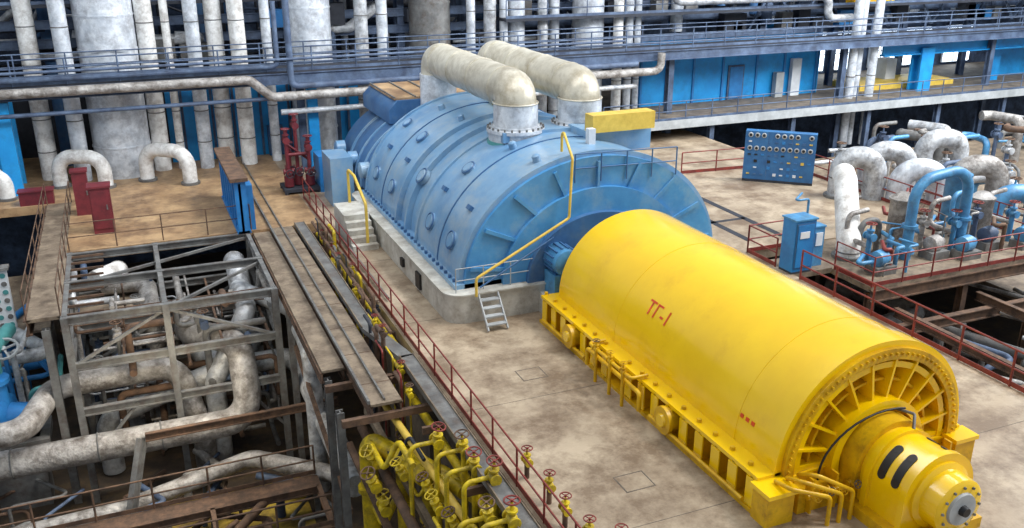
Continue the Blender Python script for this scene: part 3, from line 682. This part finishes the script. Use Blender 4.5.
for k,x in enumerate((24.3,27.4,28.5,30.2,31.6)):
    y=23.8+.5*(k%2); mm=(CYP,GRYP,CYP,STLB,CYP)[k]
    c.lathe((x,y,.5),(1,.2,0),[(0,.2),(.05,.3),(.5,.32),(.55,.2),(.8,.18)],mm,16); c.box(x-.1,x+.8,y-.3,y+.35,-.05,.25,STL)
    c.valve((x+.4,y+.8,1.1),.3,mm,RED); c.cyl((x+.4,y+.8,-.05),(x+.4,y+.8,1.2),.1,mm,10)
    c.tube([(x+.4,y+.8,.7),(x+.4,y+2,.7),(x+.4,y+2,1.6),(x+1.5,y+2.2,1.6)],.1,CYP if k%2 else GRYP,12,.3)
for x in (25.2,30.6): c.tube([(x,25.6,-.05),(x,25.6,1.3),(x+.9,25.6,1.3),(x+.9,25.6,-.05)],.12,STL,12,.35)
for k in range(26):
    x=random.uniform(23.8,32.5); y=random.uniform(23.4,28.5); z=random.uniform(.2,1.6); c.tube([(x,y,-.05),(x,y,z),(x+random.uniform(-1,1),y,z),(x+.3,y+.8,z)],random.choice((.03,.05,.08)),random.choice((CYP,STL,RED,RST,GRYP)),8,.1)
c.done()
for x,y,r,hh,mt in ((27.8,26.2,.5,1.7,GRYP),(31.4,25.6,.45,1.5,GRYP),(32.2,27.6,.5,1.9,CYP)):
    c=B('filter_tank'); c.lathe((x,y,-.05),(0,0,1),[(0,r),(hh,r),(hh+.05,r*1.1),(hh+.15,r*1.1),(hh+.15,r),(hh+.35,r*.5)],mt,20); c.done()
def bent(name,pts,r,mt,bend=.6):
    a=B(name); a.tube(pts,r,mt,20,bend)
    p0=Vector(pts[0])
    a.lathe(p0,(0,0,1),[(0,r*1.3),(.12,r*1.3)],STL,16)
    a.torus(p0.lerp(Vector(pts[1]),.5),Vector(pts[1])-p0,r,.03,STL,18)
    a.done()
bent('white_lagged_pipe',[(24.7,25.6,-.05),(24.7,25.6,.5),(26.4,28.0,2.2),(26.8,28.6,2.3)],.46,WHI,.5)
bent('silver_lagged_pipe_bend',[(30.0,32.2,0),(30.0,32.2,1.9),(31.3,31.4,1.9),(31.3,31.4,0)],.5,SIL,.7)
bent('silver_lagged_pipe_bend',[(33.6,34.2,-1.9),(33.6,34.2,1.4),(35.3,33.4,1.4),(35.3,33.4,-1.9)],.5,SIL,.8)
bent('silver_lagged_pipe_bend',[(32.0,30.6,-1.9),(32.0,30.6,1.5),(33.6,29.8,1.5),(33.6,29.8,-1.9)],.5,SILV,.8)
bent('silver_lagged_pipe_bend',[(38.5,35.5,-1.9),(38.5,35.5,1.3),(40.5,35,1.3),(40.5,35,-1.9)],.5,SIL,.8)
bent('silver_lagged_pipe_bend',[(36,30.9,-1.9),(36,30.9,1.2),(37.8,30.2,1.2),(37.8,30.2,-1.9)],.5,GRYP,.8)
bent('blue_pipe_bend',[(34.5,27.5,-3),(34.5,27.5,.9),(36.2,26.8,.9),(36.2,26.8,-3)],.4,CYP,.8)
c=B('pump_bay_floor_structure')
c.box(31.7,60,23,44.5,-2.2,-1.9,DECK); 
for y in (23,30,37,44): c.ibeam((31.7,y,-2.4),(60,y,-2.4),.3,.4,RST)
for x in (33.5,42,52): 
    for y in (23.3,37): c.ibeam((x,y,-7),(x,y,-2.2),.3,.3,RST)
c.done()
c=B('pump_bay_pipework')
for k in range(60):
    x=random.uniform(32.5,55); y=random.uniform(27,43); z=random.uniform(-1.6,.9); r=random.choice((.08,.12,.2,.3)); mt=random.choice((SIL,GRYP,STLB,STL,RST,CYP,SIL))
    if random.random()<.5: c.tube([(x,y,-1.9),(x,y,z),(x+random.uniform(.8,3),y,z)],r,mt,10,.4)
    else: c.tube([(x,y,z),(x+random.uniform(-3,3),y-random.uniform(0,.5),z),(x+1,y-2,z),(x+1,y-2,-1.9)],r,mt,10,.4)
for k in range(16):
    x=random.uniform(33,52); y=random.uniform(28,42); c.cyl((x,y,-1.9),(x,y,0),.12,STLB,8); c.valve((x,y,0),.4,random.choice((STLB,CYP,SIL)),RST)
c.done()
c=B('right_basement_pipework')
for k in range(60):
    x=random.uniform(22.5,33); y=random.uniform(10,26); z=random.uniform(-6,-1.6); r=random.choice((.08,.12,.2,.3)); mt=random.choice((SIL,GRYP,STLB,STL,RST,GRYP))
    c.tube([(x,y,-7),(x,y,z),(x+random.uniform(-.8,3),y,z),(x+random.uniform(0,1),y+4,z)],r,mt,10,.4)
for y in (12,17,22): c.ibeam((21.6,y,-1.5),(36,y,-1.5),.25,.35,RST); c.ibeam((24.6,y,-7),(24.6,y,-1.5),.25,.25,RST); c.ibeam((30.6,y,-7),(30.6,y,-1.5),.25,.25,RST)
c.ibeam((24.6,10,-1.2),(24.6,22.8,-1.2),.2,.3,RST); c.ibeam((28.6,10,-1.2),(28.6,22.8,-1.2),.2,.3,RST)
c.done()
c=B('right_stair')
for k in range(14): c.box(60+.25*k,60.3+.25*k,41,43,-1.9+.3*k,-1.84+.3*k,RST)
for y in (41,43): c.beam((60,y,-2),(63.6,y,2.1),.06,.25,STL); 
c.done()

# ---------------- light ----------------
w=bpy.data.worlds.new('w'); sc.world=w; w.use_nodes=True; bg=w.node_tree.nodes['Background']; bg.inputs[0].default_value=(.82,.91,1,1); bg.inputs[1].default_value=.6
def area(name,loc,tgt,sx,sy,e,col=(1,1,1)):
    l=bpy.data.lights.new(name,'AREA'); l.shape='RECTANGLE'; l.size=sx; l.size_y=sy; l.energy=e; l.color=col
    o=bpy.data.objects.new(name,l); sc.collection.objects.link(o); o.location=loc
    o.rotation_euler=(Vector(tgt)-Vector(loc)).to_track_quat('-Z','Y').to_euler()
area('overhead_highlight_strip',(10,24,20),(12,24,0),3,34,2800,(1,.99,.97))  # added overhead strip for the generator's highlight, no roof opening behind it
area('hall_highlight_area',(42,14,22),(18,30,0),24,10,8500,(.97,.98,1))  # added area light from the right for highlights, no window there
area('right_bay_fill',(52,30,16),(46,46,1),24,8,8000,(.93,.97,1))  # added fill that brightens the blue wall and right bay, away from the windows
area('back_wall_fill',(20,36,14),(18,52,1),60,2,4600,(.9,.95,1))  # added fill that brightens the back region, no fixtures modelled
area('basement_lamps',(0,28,-.6),(0,30,-6),3,3,200,(1,.85,.6))
l=bpy.data.lights.new('sun','SUN'); l.energy=1.8; l.angle=math.radians(12); l.color=(1,.985,.96)
o=bpy.data.objects.new('sun',l); sc.collection.objects.link(o); o.rotation_euler=(math.radians(14),math.radians(30),0)
# ---------------- camera ----------------
cd=bpy.data.cameras.new('camera'); cd.sensor_width=36; cd.lens=920/1024*36; cd.clip_end=400
co=bpy.data.objects.new('camera',cd); sc.collection.objects.link(co); co.location=(0,0,12)
co.rotation_euler=(math.radians(90-20.4),0,math.radians(-22.8)); sc.camera=co
